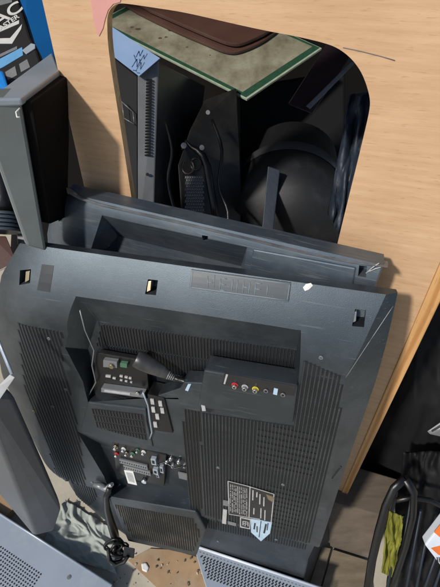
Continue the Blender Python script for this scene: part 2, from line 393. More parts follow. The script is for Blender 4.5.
# left curved field
vent(T,tv,[(17,322),(62,332),(60,352),(78,432),(96,498),(88,505),(76,494),(46,440),(24,385)],0,.0090,.62,.0016,wf=wsurf,matrib=M['tv'])
# lower-left plinth with warm dusty louvres
slab(T,[(108,497),(196,512),(206,530),(196,556),(128,541)],-.05,.012).build('lower_housing',M['tv'],tv,bev=.004)
vent(T,tv,[(114,504),(192,518),(200,533),(192,551),(132,537)],.012,.0078,.42,.0022,matrib=M['ribdusty'])
# housing in the middle left (module box)
slab(T,[(88,402),(146,409),(147,422),(153,447),(92,432),(80,430)],-.034,.004).build('module_housing',M['tv'],tv,bev=.003)
vent(T,tv,[(92,408),(143,414),(147,440),(96,427)],.004,.0085,.5,.002,gaps=(.022,.005),matrib=M['rib'])
# connector tray with bracket
def connectors():
    t=slab(T,[(96,352),(146,361),(150,396),(92,397)],-.036,-.022).build('connector_tray',M['black'],tv,bev=.002)
    q=MB()
    q.tube([T.L(x,y,-.012) for x,y in ((80,310),(85,330),(94,350),(92,365),(96,382),(86,400))],.0017,8); 
    q.build('edge_trim',M['metal2'],tv)
    q=MB(); slab(T,[(103,360),(117,362),(117,368),(103,367)],-.022,-.010,q); q.build('jack',M['metal2'],tv,bev=.001)
    q=MB(); q.cyl(T.L(112,365,-.010),(0,-1,0),.006,.006); q.build('jack',M['brass'],tv)
    q=MB(); slab(T,[(120,363),(127,364),(127,368),(120,367)],-.022,-.012,q); q.build('jack',M['green'],tv,bev=.001)
    for x,y,w,h in ((108,376,5,2),(121,376,3,1.6),(126,377,3,1.6),(130,378,2.5,1.6),(121,380,2.4,1.2),(126,381,2.4,1.2),(131,382,2,1.2),(114,378,3,1.4)):
        q=MB(); slab(T,[(x-w/2,y-h/2),(x+w/2,y-h/2+.6),(x+w/2,y+h/2+.6),(x-w/2,y+h/2)],-.022,-.019,q); q.build('printed_mark',M['print'],tv)
    q=MB(); slab(T,[(101,388),(144,394),(144,398),(101,392)],-.022,-.004,q); q.build('port_strip',M['metal2'],tv,bev=.001)
    q=MB(); slab(T,[(104,389.5),(130,393),(130,395),(104,391.5)],-.004,-.003,q); q.build('port_slot',M['print'],tv)
    q=MB(); q.cyl(T.L(138,392,-.004),(0,-1,0),.005,.006); q.build('jack',M['chrome'],tv)
connectors()
# side port block
slab(T,[(147,394),(164,398),(173,433),(153,430)],-.038,.005).build('port_block',M['black'],tv,bev=.002)
q=MB(); q.tube([T.L(x,y,.006) for x,y in ((143,392),(148,405),(150,420),(152,432),(150,438))],.0022,8); q.build('edge_trim',M['silverlt'],tv)
for x,y in ((152,402),(153,410),(157,417),(155,425),(160,404),(162,411)):
    q=MB(); slab(T,[(x-2,y-3),(x+1.6,y-2.4),(x+2.4,y+2.6),(x-1.2,y+2.2)],.005,.0085,q); q.build('port',M['print'],tv,bev=.0006)
# blue-grey bridge and AV box
slab(T,[(150,398),(180,388),(184,382),(204,383),(201,401),(201,412),(180,408),(178,398)],-.036,.002).build('cable_cover',M['tv'],tv,bev=.002)
AV=[(204,370),(298,386),(293,423),(198,407)]
slab(T,AV,-.036,.012).build('socket_box',M['tv'],tv,bev=.0035)
slab(T,[(224,373),(296,386),(294,396),(222,385)],.012,.0132).build('socket_plate',M['label'],tv,bev=.0005)
q=MB(); slab(T,[(226,374),(228,374.5),(225,384),(223.5,383.7)],.0132,.0140,q); q.build('printed_mark',M['print'],tv)
for x,y,mm in ((235,386,'red'),(245,388,'white'),(255.5,390,'yellow')):
    p=T.L(x,y-1.5,.0132); o=bpy.data.objects.new('socket',None); 
    q=MB(); q.cyl(p,(0,-1,0),.0070,.0016,24); s=q.build('rca_socket',M['print'] if mm=='white' else M[mm],tv,smooth=False)
    q=MB(); q.cyl(p+Vector((0,-.0016,0)),(0,-1,0),.0046,.007,20); c_=q.build('contact_ring',M['chrome'],s)
    q=MB(); q.cyl(p+Vector((0,-.0086,0)),(0,-1,0),.0022,.0006,12); q.build('contact_hole',M['groove'],s)
for x,y,r in ((266,390,.0048),(283,394,.0048)):
    p=T.L(x,y,.0132); q=MB(); q.cyl(p,(0,-1,0),r,.003,20); s=q.build('round_socket',M['metal2'],tv)
    q=MB(); q.cyl(p+Vector((0,-.003,0)),(0,-1,0),r*.6,.0005,12); q.build('contact_hole',M['groove'],s)
q=MB(); slab(T,[(274,388),(278,389),(277,395),(273,394)],.0132,.0145,q); q.build('port',M['paleblue'],tv)
q=MB(); slab(T,[(188,384),(191,384),(188,391),(185,390)],.002,.0032,q); q.build('sticker',M['paleblue'],tv)
q=MB(); slab(T,[(201,405),(205,406),(206,411),(202,411)],.002,.013,q); q.build('latch',M['print'],tv,bev=.001)
q=MB(); slab(T,[(206,406),(213,409),(210,413),(205,410)],.002,.011,q); q.build('latch',M['groove'],tv)
# power plug with strain relief
q=MB(); q.tube([T.L(x,y,-.010) for x,y in ((136,358),(142,361),(152,366),(162,371),(169,375))],[.020,.021,.019,.015,.010],14,ell=.7); pl=q.build('power_plug',mat('worn_black_plug',(.03,.031,.033),.35,0,(.018,.018,.02),14,dust=.6,dustcol=(.10,.095,.085)),tv,bev=.003)
q=MB()
for i in range(5):
    a=T.L(168+i*1.6,374.5+i*.9,-.010); c=T.L(169+i*1.6,375+i*.9,-.010); q.tube([a,c],.0105-i*.0012,12)
q.build('strain_relief',M['metal2'],pl)
q=MB(); q.tube([T.L(x,y,-.010) for x,y in ((172,377),(178,379),(184,381),(190,381))],.006,10); q.build('cable',M['black'],pl)
# second recess: board with jacks
slab(T,[(112,441),(166,455),(164,486),(128,478),(116,470)],-.030,-.016).build('jack_board',M['black'],tv,bev=.001)
J=[(116,446,'brass',.007),(117,453,'red',.006),(124,448,'white',.0065),(127,452,'brass',.005),(133,453,'green',.007),(138,449,'green',.005),(144,451,'white',.0065)]
for x,y,mm,r in J:
    p=T.L(x,y,-.016); q=MB(); q.cyl(p,(0,-1,0),r,.004,18); s=q.build('rca_socket',M[mm],tv)
    q=MB(); q.cyl(p+Vector((0,-.004,0)),(0,-1,0),r*.6,.008,16); q.build('contact_ring',M['chrome'],s)
for k_,(x0,y0,x1,y1) in enumerate(((119,459,147,466),(123,465,150,472))):
    q=MB(); slab(T,[(x0,y0),(x1,y1),(x1+1,y1+4),(x0+1,y0+4)],-.016,-.010,q); s=q.build('multi_pin_port',M['metal2'],tv,bev=.001)
    q=MB()
    for i in range(12):
        t=(i+.6)/12.2; x=lerp(x0,x1,t);y=lerp(y0,y1,t)+2
        q.box(T.L(x,y,-.0095),(.0022,.001,.005))
    q.build('pin_row',M['groove'],s)
for x,y,w_,h_ in ((153,462,5,7),(155,472,5,6),(161,470,3.5,7),(157,476,3,4)):
    q=MB(); slab(T,[(x-w_/2,y-h_/2),(x+w_/2,y-h_/2+1),(x+w_/2+1,y+h_/2),(x-w_/2+1,y+h_/2-1)],-.016,-.005,q); s=q.build('port',M['silverlt'],tv,bev=.001)
    q=MB(); slab(T,[(x-w_/4,y-h_/4),(x+w_/4,y-h_/4+.5),(x+w_/4+.5,y+h_/4),(x-w_/4+.5,y+h_/4-.5)],-.005,-.0045,q); q.build('port_slot',M['groove'],s)
q=MB(); slab(T,[(124,470),(133,471),(137,485),(128,483)],-.016,-.0145,q); q.build('paper_label',M['white'],tv)
q=MB(); slab(T,[(126,472),(132,473),(134.5,482.5),(129,481)],-.0145,-.0140,q); q.build('printed_mark',M['print'],tv)
q=MB(); q.cyl(T.L(145,479,-.016),(0,-1,0),.0075,.01,20); s=q.build('aerial_socket',M['chrome'],tv); q=MB(); q.cyl(T.L(145,479,-.006),(0,-1,0),.003,.0006,12); q.build('contact_hole',M['groove'],s)
for x,y in ((168,458),(174,462),(180,458),(186,462),(172,455),(189,457)):
    p=T.L(x,y,-.030); q=MB(); q.cyl(p,(0,-1,0),.005,.014,14); q.cyl(p+Vector((0,-.014,0)),(0,-1,0),.003,.004,12); q.build('binding_post',M['metal2' if x%4 else 'chrome'],tv)
q=MB(); q.tube([T.L(x,y,-.016) for x,y in ((150,458),(158,464),(165,462),(175,468),(188,465))],.0028,8); q.build('cable',M['black'],tv)
q=MB(); slab(T,[(178,472),(187,474),(187,480),(179,478)],-.03,-.027,q); q.build('printed_mark',M['metal2'],tv)
# swivel socket and loose power lead at lower left
q=MB(); q.tube([T.L(x,y,.010) for x,y in ((94,484),(102,486),(107,489),(112,484))],[.006,.010,.010,.006],12); q.build('hinge_knuckle',M['metal2'],tv)
q=MB(); q.tube([T.L(106,487,.006),T.L(112,484,.016)],[.008,.006],12); q.build('hinge_pin',M['chrome'],tv)
q=MB(); q.tube([T.L(x,y,.016) for x,y in ((110,487),(106,496),(107,508),(110,520),(114,532),(117,545))],[.008,.009,.011,.013,.015,.014],12); q.build('power_cable',M['black'],tv)
# holes' bright tabs
for (x,y,s_,w_) in ((28,277,1,M['brass']),(150,287,1,M['brass']),(356,318,1,M['metal2'])):
    q=MB(); a=[on_surf(*p,-.003) for p in ((x-3.2,y-5),(x+.8,y-5.5),(x+0,y+4),(x-4,y+6))]; q.prism(a,[p+Vector((0,.014,0)) for p in a]); q.build('mounting_clip',w_,tv,bev=.0008)
for x,y in ((34,411),(53,406),(77,500),(218,467),(283,484),(218,541),(276,539),(49,338),(87,513),(321,357),(92,482),(66,389)):
    u,v=suv(x,y); q=MB(); p=Vector((u,-wsurf(u,v),-v)); q.cyl(p+Vector((0,.001,0)),(0,-1,0),.0042,.003,14); s=q.build('screw',M['metal2'] if x!=53 and x!=34 else M['brass'],tv)
    q=MB(); q.box(p+Vector((0,-.0022,0)),(.005,.0008,.001)); q.build('screw_slot',M['groove'],s)
# badge
def patch(px,off,thick=.001,nx=12,b=None):
    """thin conforming sheet: px=[tl,tr,br,bl]"""
    b=b or MB(); tl,tr,br,bl=px
    for i in range(nx):
        t0,t1=i/nx,(i+1)/nx
        A=[(lerp(tl[0],tr[0],t),lerp(tl[1],tr[1],t)) for t in (t0,t1)]; B=[(lerp(bl[0],br[0],t),lerp(bl[1],br[1],t)) for t in (t0,t1)]
        for j in range(3):
            s0,s1=j/3,(j+1)/3
            P=[(lerp(A[0][0],B[0][0],s0),lerp(A[0][1],B[0][1],s0)),(lerp(A[1][0],B[1][0],s0),lerp(A[1][1],B[1][1],s0)),(lerp(A[1][0],B[1][0],s1),lerp(A[1][1],B[1][1],s1)),(lerp(A[0][0],B[0][0],s1),lerp(A[0][1],B[0][1],s1))]
            b.prism([on_surf(x,y,off) for x,y in P],[on_surf(x,y,off-thick) for x,y in P])
    return b
bd=patch([(191.5,269),(291,282),(288.5,301),(189.5,287.5)],.0022,.003,8).build('badge',M['badge'],tv,weld=True)
for i,seg in enumerate(([(208,275,208,287),(215,274,214,287),(208,281,214,282)],[(221,277,220,289),(221,277,227,278),(221,283,226,284),(220,289,226,290)],
    [(233,278,232,290),(238,279,237,291)],[(244,280,243,292),(250,281,249,293),(244,286,249,287)],[(256,282,255,294),(256,282,262,283),(256,288,261,288.5)],[(268,284,267,294)])):
    q=MB()
    for (x0,y0,x1,y1) in seg:
        a=on_surf(x0,y0,.0024);c=on_surf(x1,y1,.0024); q.tube([a,c],.0009,6)
    q.build('raised_mark',M['badgemark'],bd)
q=MB()
for a,c in (((193,270.5),(290,283.2)),((290,283.2),(287.5,299.5)),((287.5,299.5),(191,286.5)),((191,286.5),(193,270.5))):
    q.tube([on_surf(lerp(a[0],c[0],t/8),lerp(a[1],c[1],t/8),.0022) for t in range(9)],.0009,6)
q.build('raised_border',M['badgemark'],bd)
patch([(42,264),(54,265.5),(50,292),(37,290)],.0004,.0004,6).build('faded_patch',mat('faded_patch_plastic',(.014,.018,.025),.45),tv)
q=MB(); q.hull([on_surf(x,y,.001) for x,y in ((303,287),(306,283.5),(311,282.5),(313,285),(309,289),(305,290.5),(304,289))]+[on_surf(308,286,.0022)]); q.build('paint_chip',M['white'],tv)
# rating label
T_=T
lab=slab(T,[(228,481),(248,486),(274,494),(271,523),(260,519),(229,514)],.0018,.0036).build('rating_label',M['label'],tv)
q=MB()
def strip(q,x0,y0,x1,y1,wd=1.0,w=.0042):
    a=T.L(x0,y0,w);c=T.L(x1,y1,w); t=(c-a).normalized(); n=Vector((t.z,0,-t.x))*wd/2/F*1.35
    q.prism([a+n,c+n,c-n,a-n],[p+Vector((0,.0008,0)) for p in (a+n,c+n,c-n,a-n)])
for a in ((228,481,248,486),(248,486,274,494),(274,494,271,523),(228,481,229,514),(229,514,260,519),(229,498,229,514),(250,487,249,517)): strip(q,*a,.8)
q.build('label_border',M['print'],lab)
q=MB()
for x in (230.5,232.3,234.1,235.9,237.7,239.5,241.3,243.1,244.9,246.7):
    y=482+(x-228)*.26; yy=y+1.5
    while yy<y+28:
        ln=random.choice((1.2,2,3,4.5)); ln=min(ln,y+29-yy); strip(q,x,yy,x+.05,yy+ln,random.choice((.45,.6))); yy+=ln+random.choice((.5,.8,1.4))
for x,y0,y1 in ((253,490,500),(257,492,497),(260,494,504),(264,497,506),(261,508,518),(265,510,520),(254,508,514)): strip(q,x,y0,x-.3,y1,1.0)
q.build('label_print',M['print'],lab)
q=MB(); slab(T,[(240,517),(251,519),(250,529),(240,527)],.0018,.0036,q); sy=q.build('symbol_plate',M['print'],tv)
q=MB(); slab(T,[(241,518),(250,520),(249,528),(241,526)],.0036,.0040,q); q.build('symbol_ground',M['label'],sy)
q=MB(); strip(q,243,521,243,525,.9,.0046); strip(q,243,521,248,522,.9,.0046); strip(q,243,523,248,524,.9,.0046); strip(q,248,522,248,526,.9,.0046); strip(q,245.5,521,245,526,.7,.0046); q.build('symbol',M['print'],sy)
q=MB(); slab(T,[(251,519),(272,522),(270,533),(261,541),(251,532)],.0018,.0040,q); tg=q.build('blue_tag',M['paleblue'],tv)
q=MB(); strip(q,261,521,259,537,.7,.0048); strip(q,266,524,264,533,1.6,.0048); strip(q,255,523,254,529,1.4,.0048); strip(q,268,523,267,530,.8,.0048); strip(q,257,526,257,532,1,.0048); q.build('tag_print',M['label'],tg)
q=MB(); slab(T,[(223,509),(227,510),(226,524),(222,523)],.0018,.0036,q); q.build('sticker',M['print'],tv)
q=MB(); slab(T,[(223,500),(228,501),(228,506),(223,505)],.0018,.0036,q); q.build('sticker',M['metal2'],tv)
q=MB(); slab(T,[(228,521),(236,523),(236,526),(228,524)],.0018,.0030,q); q.build('sticker',M['metal2'],tv)
q=MB(); slab(T,[(266,494),(274,497),(273,502),(268,499)],.0036,.0046,q); q.build('torn_corner',M['beige'],lab)
# scratch on right flank
q=MB()
def surfstrip(q,a,c,r=.0007,off=.0002):
    q.tube([on_surf(lerp(a[0],c[0],i/8),lerp(a[1],c[1],i/8),off) for i in range(9)],r,6)
surfstrip(q,(341,466),(332,478),.0018); q.build('gouge',M['groove'],tv)
q=MB(); surfstrip(q,(393,306),(371,339),.0007); surfstrip(q,(371,339),(346,377),.0007); q.build('pale_crease',M['metal2'],tv)  # thin paler line drawn along the crease

# rear television --------------------------------------------------
a_=D(74,196,.93); b_=D(384,267,.790)
Vt=T1.V.copy(); T2=Plane(a_,b_-a_,Vt)
print('T2 width',(b_-a_).length,'gap R',(T2.hit(375,285)-T1.O).dot(T1.N),'L',(T2.hit(60,240)-T1.O).dot(T1.N))
T=T2
tv2=thing('television',T2.M,'rear black television tucked between the front one and the plywood, its silvery top lip scraped','television','old televisions leaning on the plywood')
L2=[(T.uv(x,y,-.035)[1]-.012,T.uv(x,y,-.035)[0]) for x,y in ((72,195),(61,204),(53,220),(49,241),(53,300))]
R2=[(T.uv(x,y)[1],T.uv(x,y)[0]) for x,y in ((384,267),(377,285),(360,350))]
L2.sort();R2.sort(); L2=[(v,u-.004) for v,u in L2]
# edge bands follow the slightly wavy lip
H2=.85
def w2(u,v):
    l=interp(L2,v); t=u-l; w=0
    if t<.07: w-=.035*(1-t/.07)**2
    if v<.02: w-=.006*(1-v/.02)
    return w
b=MB(); rows=[]
vs=[0.0,.005,.012,.022,.04,.06,.09,.14,.2,.3,.45,.6,H2]
for v in vs:
    l=interp(L2,v)+.0*v; r=interp(R2,v)
    if v>.15: l=interp(L2,.15);r=interp(R2,.15)
    us=[l,l+.003,l+.008,l+.016,l+.03,l+.045,l+.07]+[lerp(l+.07,r-.012,i/8) for i in range(1,9)]+[r-.004,r]
    row=[b.bm.verts.new((u,-w2(u,v)+(.008 if u>r-.002 else 0),-v)) for u in us]
    rb=[b.bm.verts.new((l+.002,.085 if v>.05 else .05,-v)),b.bm.verts.new((r-.002,.065 if v>.05 else .046,-v))]; rows.append((row,rb))
for (r0,b0),(r1,b1) in zip(rows,rows[1:]):
    for i in range(len(r0)-1): f=b.bm.faces.new((r0[i],r1[i],r1[i+1],r0[i+1])); f.smooth=True
    b.bm.faces.new((b0[0],b1[0],r1[0],r0[0])); b.bm.faces.new((r0[-1],r1[-1],b1[1],b0[1])); b.bm.faces.new((b0[1],b1[1],b1[0],b0[0]))
b.bm.faces.new([rows[0][1][0]]+rows[0][0]+[rows[0][1][1]]); b.bm.faces.new(([rows[-1][1][0]]+rows[-1][0]+[rows[-1][1][1]])[::-1])
b2=b.build('back_cover',M['tv2'],tv2); bpy.context.view_layer.update()
c2=[mouth(T,[(102,215),(247,247),(242,300),(80,300)],[(118,236),(241,266),(236,300),(112,300)],0,-.065)]
for h in ([(56,214),(61,213),(61,222),(56,223)],[(202,235),(208,236),(207,243),(202,242)],[(359,266),(367,267),(366,277),(358,276)]):
    a=[T.L(x,y,0) for x,y in h]; q=MB(); q.prism([p+Vector((0,-.02,0)) for p in a],[p+Vector((0,.03,0)) for p in a]); c2.append(q)
bool_cut(b2,c2)
if not b2.data.materials: b2.data.materials.append(M['tv2'])
# lip along the top
q=MB(); P=[(65,185,7),(78,190,9),(100,195,10),(130,201,11),(180,212,11),(240,226,11),(300,241,11),(350,252,10),(388,261,6)]
def sec(x,y,h,i):
    wv=[0,.002,.003,.001,.002,.0,.002,.001,0][i]
    Fp=T.L(x+(2 if i<2 else 0),y+h,.003); Bp=T.L(x,y,-.045)
    m_=(Fp+Bp)/2+Vector((0,0,.002+wv))
    return [Fp+Vector((0,-.001,0)),m_,Bp,Bp+Vector((0,0,-.006)),Fp+Vector((0,.006,-.004)),Fp+Vector((0,.001,-.0025))]
for i in range(len(P)-1): q.prism(sec(*P[i],i),sec(*P[i+1],i+1))
q.build('top_lip',M['lip'],tv2,bev=.0015,weld=True)
q=MB(); slab(T,[(253,249),(356,268),(352,290),(248,275)],-.003,.0035,q); q.build('raised_panel',M['tv2'],tv2,bev=.003)
q=MB(); slab(T,[(97,229),(105,225),(109,247),(97,247)],-.060,-.045,q); q.build('inner_tab',mat('tan_tab',(.28,.2,.15),.7),tv2,bev=.001)
q=MB()
for a,c in (((367,272),(379,263)),((370,271),(381,267)),((366,273),(372,270))):
    q.tube([T.L(*a,.0006),T.L((a[0]+c[0])/2,(a[1]+c[1])/2-.6,.0006),T.L(*c,.0006)],.0011,6)
q.build('crack_mark',M['print'],tv2)
# ------------------------------------------------------------------ plywood with the rounded cutout
Ud=Vector((math.cos(R(-13)),math.sin(R(-19)),0)); 
dply=ray(230,765).normalized(); n_=dply.cross(Ud); 
PW=Plane(D(387,262,.885),(Ud-Ud.dot(dply)*dply).normalized(),dply)
O=PW.hit(300,300); 
print('ply depth at left leg',(PW.hit(110,190)-CAM).dot(Fw),'at 340,500',(PW.hit(340,500)-CAM).dot(Fw),'zs',PW.hit(340,500).z)
for (x,y,nm) in ((387,262,'T2r'),(100,200,'T2l')):
    print(nm,(T2.hit(x,y,-.1)-PW.O).dot(PW.N))
zb=PW.O.z/( -PW.V.z)   # distance down to the floor
PW.O=PW.O+PW.V*zb; PW.M.translation=PW.O
ply=thing('plywood_panel',PW.M,'pale plywood sheet with a large rounded cutout, leaning behind the televisions','panel')
# cutout edge, front face, in order
cut=[(107,20),(108,14),(111,8),(116,4),(123,3),(150,7),(180,11.5),(205,17),(235,24),(265,30.5),(300,37),(325,43),(338,48),(350,57),(359,68),(365,80),(370,97),(370,109),(363,139),(355,172),(348,200),(337,245),(320,320),(130,320),(134,245),(127,195),(119,130),(110,50)]
cut[-4:]=[(145,320),(139,245),(131,195),(121,130)]; cut.append((108,50))
outer=[(38,-40),(500,-40),(560,100),(439,264),(420,298),(375,398),(341,493)]
a=T1.uv(0,0)
ol=[PW.L(x,y) for x,y in ((28,-60),(500,-60))]
# outer outline: left edge down to the floor, right edge where the batten sits
lt=PW.L(32,-45); l2=PW.L(85,190); dl=(l2-lt); tfl=-lt.z/dl.z; lb=lt+dl*tfl
rt=PW.L(439,264); r2_=PW.L(341,493); dr=(r2_-rt); rb=rt+dr*(-rt.z/dr.z); ru=rt-dr*3.2
outl=[lt,ru if ru.z>lt.z else Vector((ru.x,0,lt.z)),rb,lb]
TH=.018
def with_hole(outer,hole,th):
    bm=bmesh.new()
    def loop(ps,y): 
        v=[bm.verts.new((p.x,y,p.z)) for p in ps]; return v,[bm.edges.new((v[i],v[(i+1)%len(v)])) for i in range(len(v))]
    L=[]
    for y in (0,th):
        vo,eo=loop(outer,y); vh,eh=loop(hole,y); r=bmesh.ops.triangle_fill(bm,use_beauty=True,edges=eo+eh); L.append((vo,vh))
    for k_ in (0,1):
        A,B=L[0][k_],L[1][k_]
        for i in range(len(A)):
            f=bm.faces.new((A[i],A[(i+1)%len(A)],B[(i+1)%len(A)],B[i])); f.material_index=1
    bmesh.ops.recalc_face_normals(bm,faces=bm.faces[:]); me=bpy.data.meshes.new('sheet'); bm.to_mesh(me); bm.free(); return me
# smooth the cutout outline
def chaikin(ps,n=2):
    for _ in range(n):
        q=[]
        for i in range(len(ps)):
            a,c=ps[i],ps[(i+1)%len(ps)]; q+= [a*.75+c*.25,a*.25+c*.75]
        ps=q
    return ps
hole=chaikin([PW.L(x,y) for x,y in cut],2)
print('outer',[tuple(round(c,2) for c in p) for p in outl])
me_obj('sheet',with_hole(outl,hole,TH),[M['ply'],M['edge']],ply)
# pine batten nailed along the right edge
Bn=[(440,262),(440,309),(343,497),(339,497)]
tl=PW.L(452,236,.004); bl=PW.L(336,505,.004); tr=PW.L(475,243,.004); br=PW.L(344.5,501,.004)
d1=(bl-tl).normalized(); 
q=MB(); 
A=[tl-d1*.9,tr-d1*1.05,br+ (br-tr).normalized()*.25,bl+d1*.25]
lowz=min(p.z for p in A[2:])
def toz(p,q_,z): t=(z-p.z)/(q_.z-p.z); return p+(q_-p)*t
A[2]=toz(tr,br,.004);A[3]=toz(tl,bl,.004)
q.prism(A,[p+Vector((0,.040,0)) for p in A]); q.build('batten',M['pine'],ply,bev=.002)
# pink paint and pencil line
q=MB(); P=[(88,-12),(124,-12),(120,2),(113,4),(108,10),(105,19),(103,28),(99,36),(97,33),(93,20),(92,8)]
q.prism([PW.L(x,y,.0012) for x,y in P],[PW.L(x,y,.0002) for x,y in P]); q.build('paint_patch',M['pink'],ply)
q=MB(); q.tube([PW.L(x,y,.0002) for x,y in ((343,47.5),(360,51),(380,56),(395,60.5))],.0007,6); q.build('pencil_line',M['pencil'],ply)
# ------------------------------------------------------------------ setting
q=MB(); q.face([(-6,-6,0),(6,-6,0),(6,8,0),(-6,8,0)]); tag(q.build('floor',M['floorm']),kind='structure')
q=MB(); q.box((0,3.0,1.5),(8,.1,3.0)); tag(q.build('unseen_wall',M['shadeblock']),kind='structure')  # unseen wall, added to keep the space behind the plywood dark
q=MB(); q.box((0,2.35,2.25),(7,2.3,.1)); tag(q.build('unseen_ceiling',M['shadeblock']),kind='structure')  # unseen slab overhead, added to block sky from the cutout interior
# ------------------------------------------------------------------ things seen through the cutout
GP_n=Vector((0,-.26,.966)).normalized()
Ug=Vector((1,0,0)); GP=Plane(D(247,98,1.42),Ug,GP_n.cross(Ug)*-1 if (GP_n.cross(Ug)).z>0 else GP_n.cross(Ug))
# plane normal N should point away from the viewer side (down)
if GP.N.z>0: GP=Plane(GP.O,Ug,-GP.V)
gl=thing('board',GP.M,'cream board with dark green rim and rust spots, jutting out under the brown trays','board')
c0=GP.L(247,99);cL=GP.L(96,22);cR=GP.L(322,48); far=cL+(cR-c0)
def shrink(ps,s,y):
    c=sum(ps,Vector())/len(ps); return [Vector((p.x,y,p.z))+ (c-p).normalized()*s for p in ps]
base=[c0,cR,far,cL]
q=MB(); q.prism([Vector((p.x,0,p.z)) for p in base],[Vector((p.x,.008,p.z)) for p in base]); q.build('glass_edge',M['glassedge'],gl,bev=.001)
q=MB(); g2=shrink(base,.008,-.0008); q.prism(g2,[p+Vector((0,.001,0)) for p in g2]); q.build('green_rim',M['greenrim'],gl)
q=MB(); g3=shrink(base,.034,-.0016); q.prism(g3,[p+Vector((0,.001,0)) for p in g3]); q.build('top_face',M['glasstop'],gl)
for x,y,r in ((138,29,.009),(171,30,.009),(160,38,.006),(187,47,.004),(132,27,.006),(166,37,.005),(210,55,.003)):
    q=MB(); p=GP.L(x,y,.0020); ps=[p+Vector((math.cos(a)*r*(1+.3*random.random()),0,math.sin(a)*r*random.uniform(.6,1))) for a in [i*.7 for i in range(9)]]
    q.prism(ps,[s_+Vector((0,.0006,0)) for s_ in ps]); q.build('rust_spot',M['rust'],gl)
def tray(pxs,w,th,nm,lab):
    q=MB(); P=chaikin([GP.L(x,y,w) for x,y in pxs],2); q.prism(P,[p+Vector((0,th,0)) for p in P])
    o=q.build(nm,M['brown'],None,GP.M,bev=.002); tag(o,lab,'tray'); return o
tray([(88,-30),(118,2),(165,26),(205,43),(226,52),(240,52),(268,39),(300,10),(220,-40)],.016,.010,'tray','lower brown laminate tray lying directly on the cream board, its lip sticking out')
tray([(100,-40),(132,2),(180,23),(215,38),(232,44),(244,43),(275,28),(300,0),(220,-50)],.034,.012,'tray','upper brown laminate tray, topmost of the two stacked at the cutout top')
# silver edged computer case with blue sticker
cs=thing('computer_case',Matrix.Translation(D(150,200,1.35)),'grey computer case with vent row and blue sticker, standing behind the plywood left leg','computer case')
ci=cs.matrix_world.inverted()
def ch(name,pts,m,bev=.002,par=cs,inv=ci):
    q=MB(); q.hull([inv@D(*p) for p in pts]); return q.build(name,m,par,bev=bev)
M['strip']=mat('dusty_grey_strip',(.21,.22,.23),.4,.2,(.14,.15,.155),9,dust=.5,dustcol=(.3,.3,.3))
ch('front_strip',[(138,74,1.20),(159,60,1.22),(159,60,1.30),(138,74,1.28),(138,240,1.20),(153,240,1.22),(153,240,1.30),(138,240,1.28)],M['strip'],.004)
ch('side_panel',[(158,62,1.235),(205,86,1.60),(205,86,1.64),(158,62,1.275),(153,240,1.235),(185,240,1.60),(153,240,1.275),(185,240,1.64)],M['case'],.003)
q=MB()
for i in range(26):
    y=80+i*3.0; x=149.2-(i*.06); q.box(ci@D(x,y,1.208),(.016,.006,.0035))
q.build('vent_slot',M['groove'],cs)
q=MB(); q.cyl(ci@D(147.5,174,1.205),(0,-1,0.3),.004,.004,14); q.build('lock',M['groove'],cs)
ch('left_panel',[(104,50,1.26),(137,76,1.21),(137,76,1.24),(104,50,1.29),(112,240,1.26),(137,240,1.21),(137,240,1.24),(112,240,1.29)],M['matte'],.002)
planar('blue_sticker',[(102,20),(140,45),(160,58),(139,76),(104,49)],[(104,26,1.235),(160,58,1.18),(139,76,1.185)],.003,M['sticker'],cs,ci,.0005)
SP=[(104,26,1.245),(140,45,1.205),(160,58,1.19),(139,76,1.19),(107,50,1.24)]
q=MB()
def ink(q,a,c,dd=1.176): q.tube([ci@D(a[0],a[1],dd),ci@D(c[0],c[1],dd)],.0012,6)
for a,c in (((132,67),(137,59)),((137,59),(137,67)),((137,67),(141,59.5)),((136,57),(139,51)),((139,51),(140,56)),((140,56),(143,50)),((133,70),(137,71)),((136,60),(134,55))): ink(q,a,c)
q.build('handwriting',M['ink'],cs)
q=MB(); 
for (pa,pb) in (((120,100),(133,112)),((133,112),(134,122)),((122,102),(124,118)),((124,118),(134,124))): q.tube([ci@D(pa[0],pa[1],1.20),ci@D(pb[0],pb[1],1.20)],.0012,6)
q.build('drive_outline',M['metal2'],cs)
# black loudspeaker with grille
sp=thing('loudspeaker',Matrix.Translation(D(200,210,1.5)),'black loudspeaker with pierced grille and bent clamp, seen through the cutout beside the computer case','loudspeaker')
si=sp.matrix_world.inverted()
q=MB(); q.hull([si@D(*p) for p in ((205,100,1.35),(236,88,1.40),(242,200,1.40),(238,250,1.40),(184,250,1.28),(181,185,1.28),(178,165,1.28),(190,130,1.30),(240,100,1.7),(240,250,1.7),(190,250,1.6),(195,120,1.6))]); q.build('cabinet',mat('worn_black_cabinet',(.012,.011,.010),.45,0,(.006,.006,.006),8,dust=.8,dustcol=(.04,.036,.03)),sp,bev=.03,seg=4)
q=MB()
for j in range(13):
    for i in range(8):
        x=186+i*2.3+(j%2)*1.15; y=177+j*3.0
        q.tube([si@D(x-1,y-1,1.262),si@D(x+1.2,y+1.6,1.262)],.0016,5)
        q.tube([si@D(x+1,y-1,1.262),si@D(x-1.2,y+1.6,1.262)],.0016,5)
q.build('grille',M['metal2'],sp)
q=MB(); q.tube([si@D(x,y,1.26) for x,y in ((182,150),(186,141),(191,147),(197,150),(203,156),(207,166),(209,178),(211,190),(214,205),(216,220))],[.005,.006,.007,.009,.011,.012,.012,.011,.011,.011],10); q.build('clamp',M['black'],sp)
q=MB(); q.tube([si@D(188+6*math.cos(a),167+7*math.sin(a),1.255) for a in [i*.5 for i in range(-2,9)]],.004,8); q.tube([si@D(196+5*math.cos(a),164+6*math.sin(a),1.255) for a in [i*.5 for i in range(-5,7)]],.0035,8); q.build('buckle',mat('worn_dark_metal',(.045,.04,.036),.4,.5),sp)
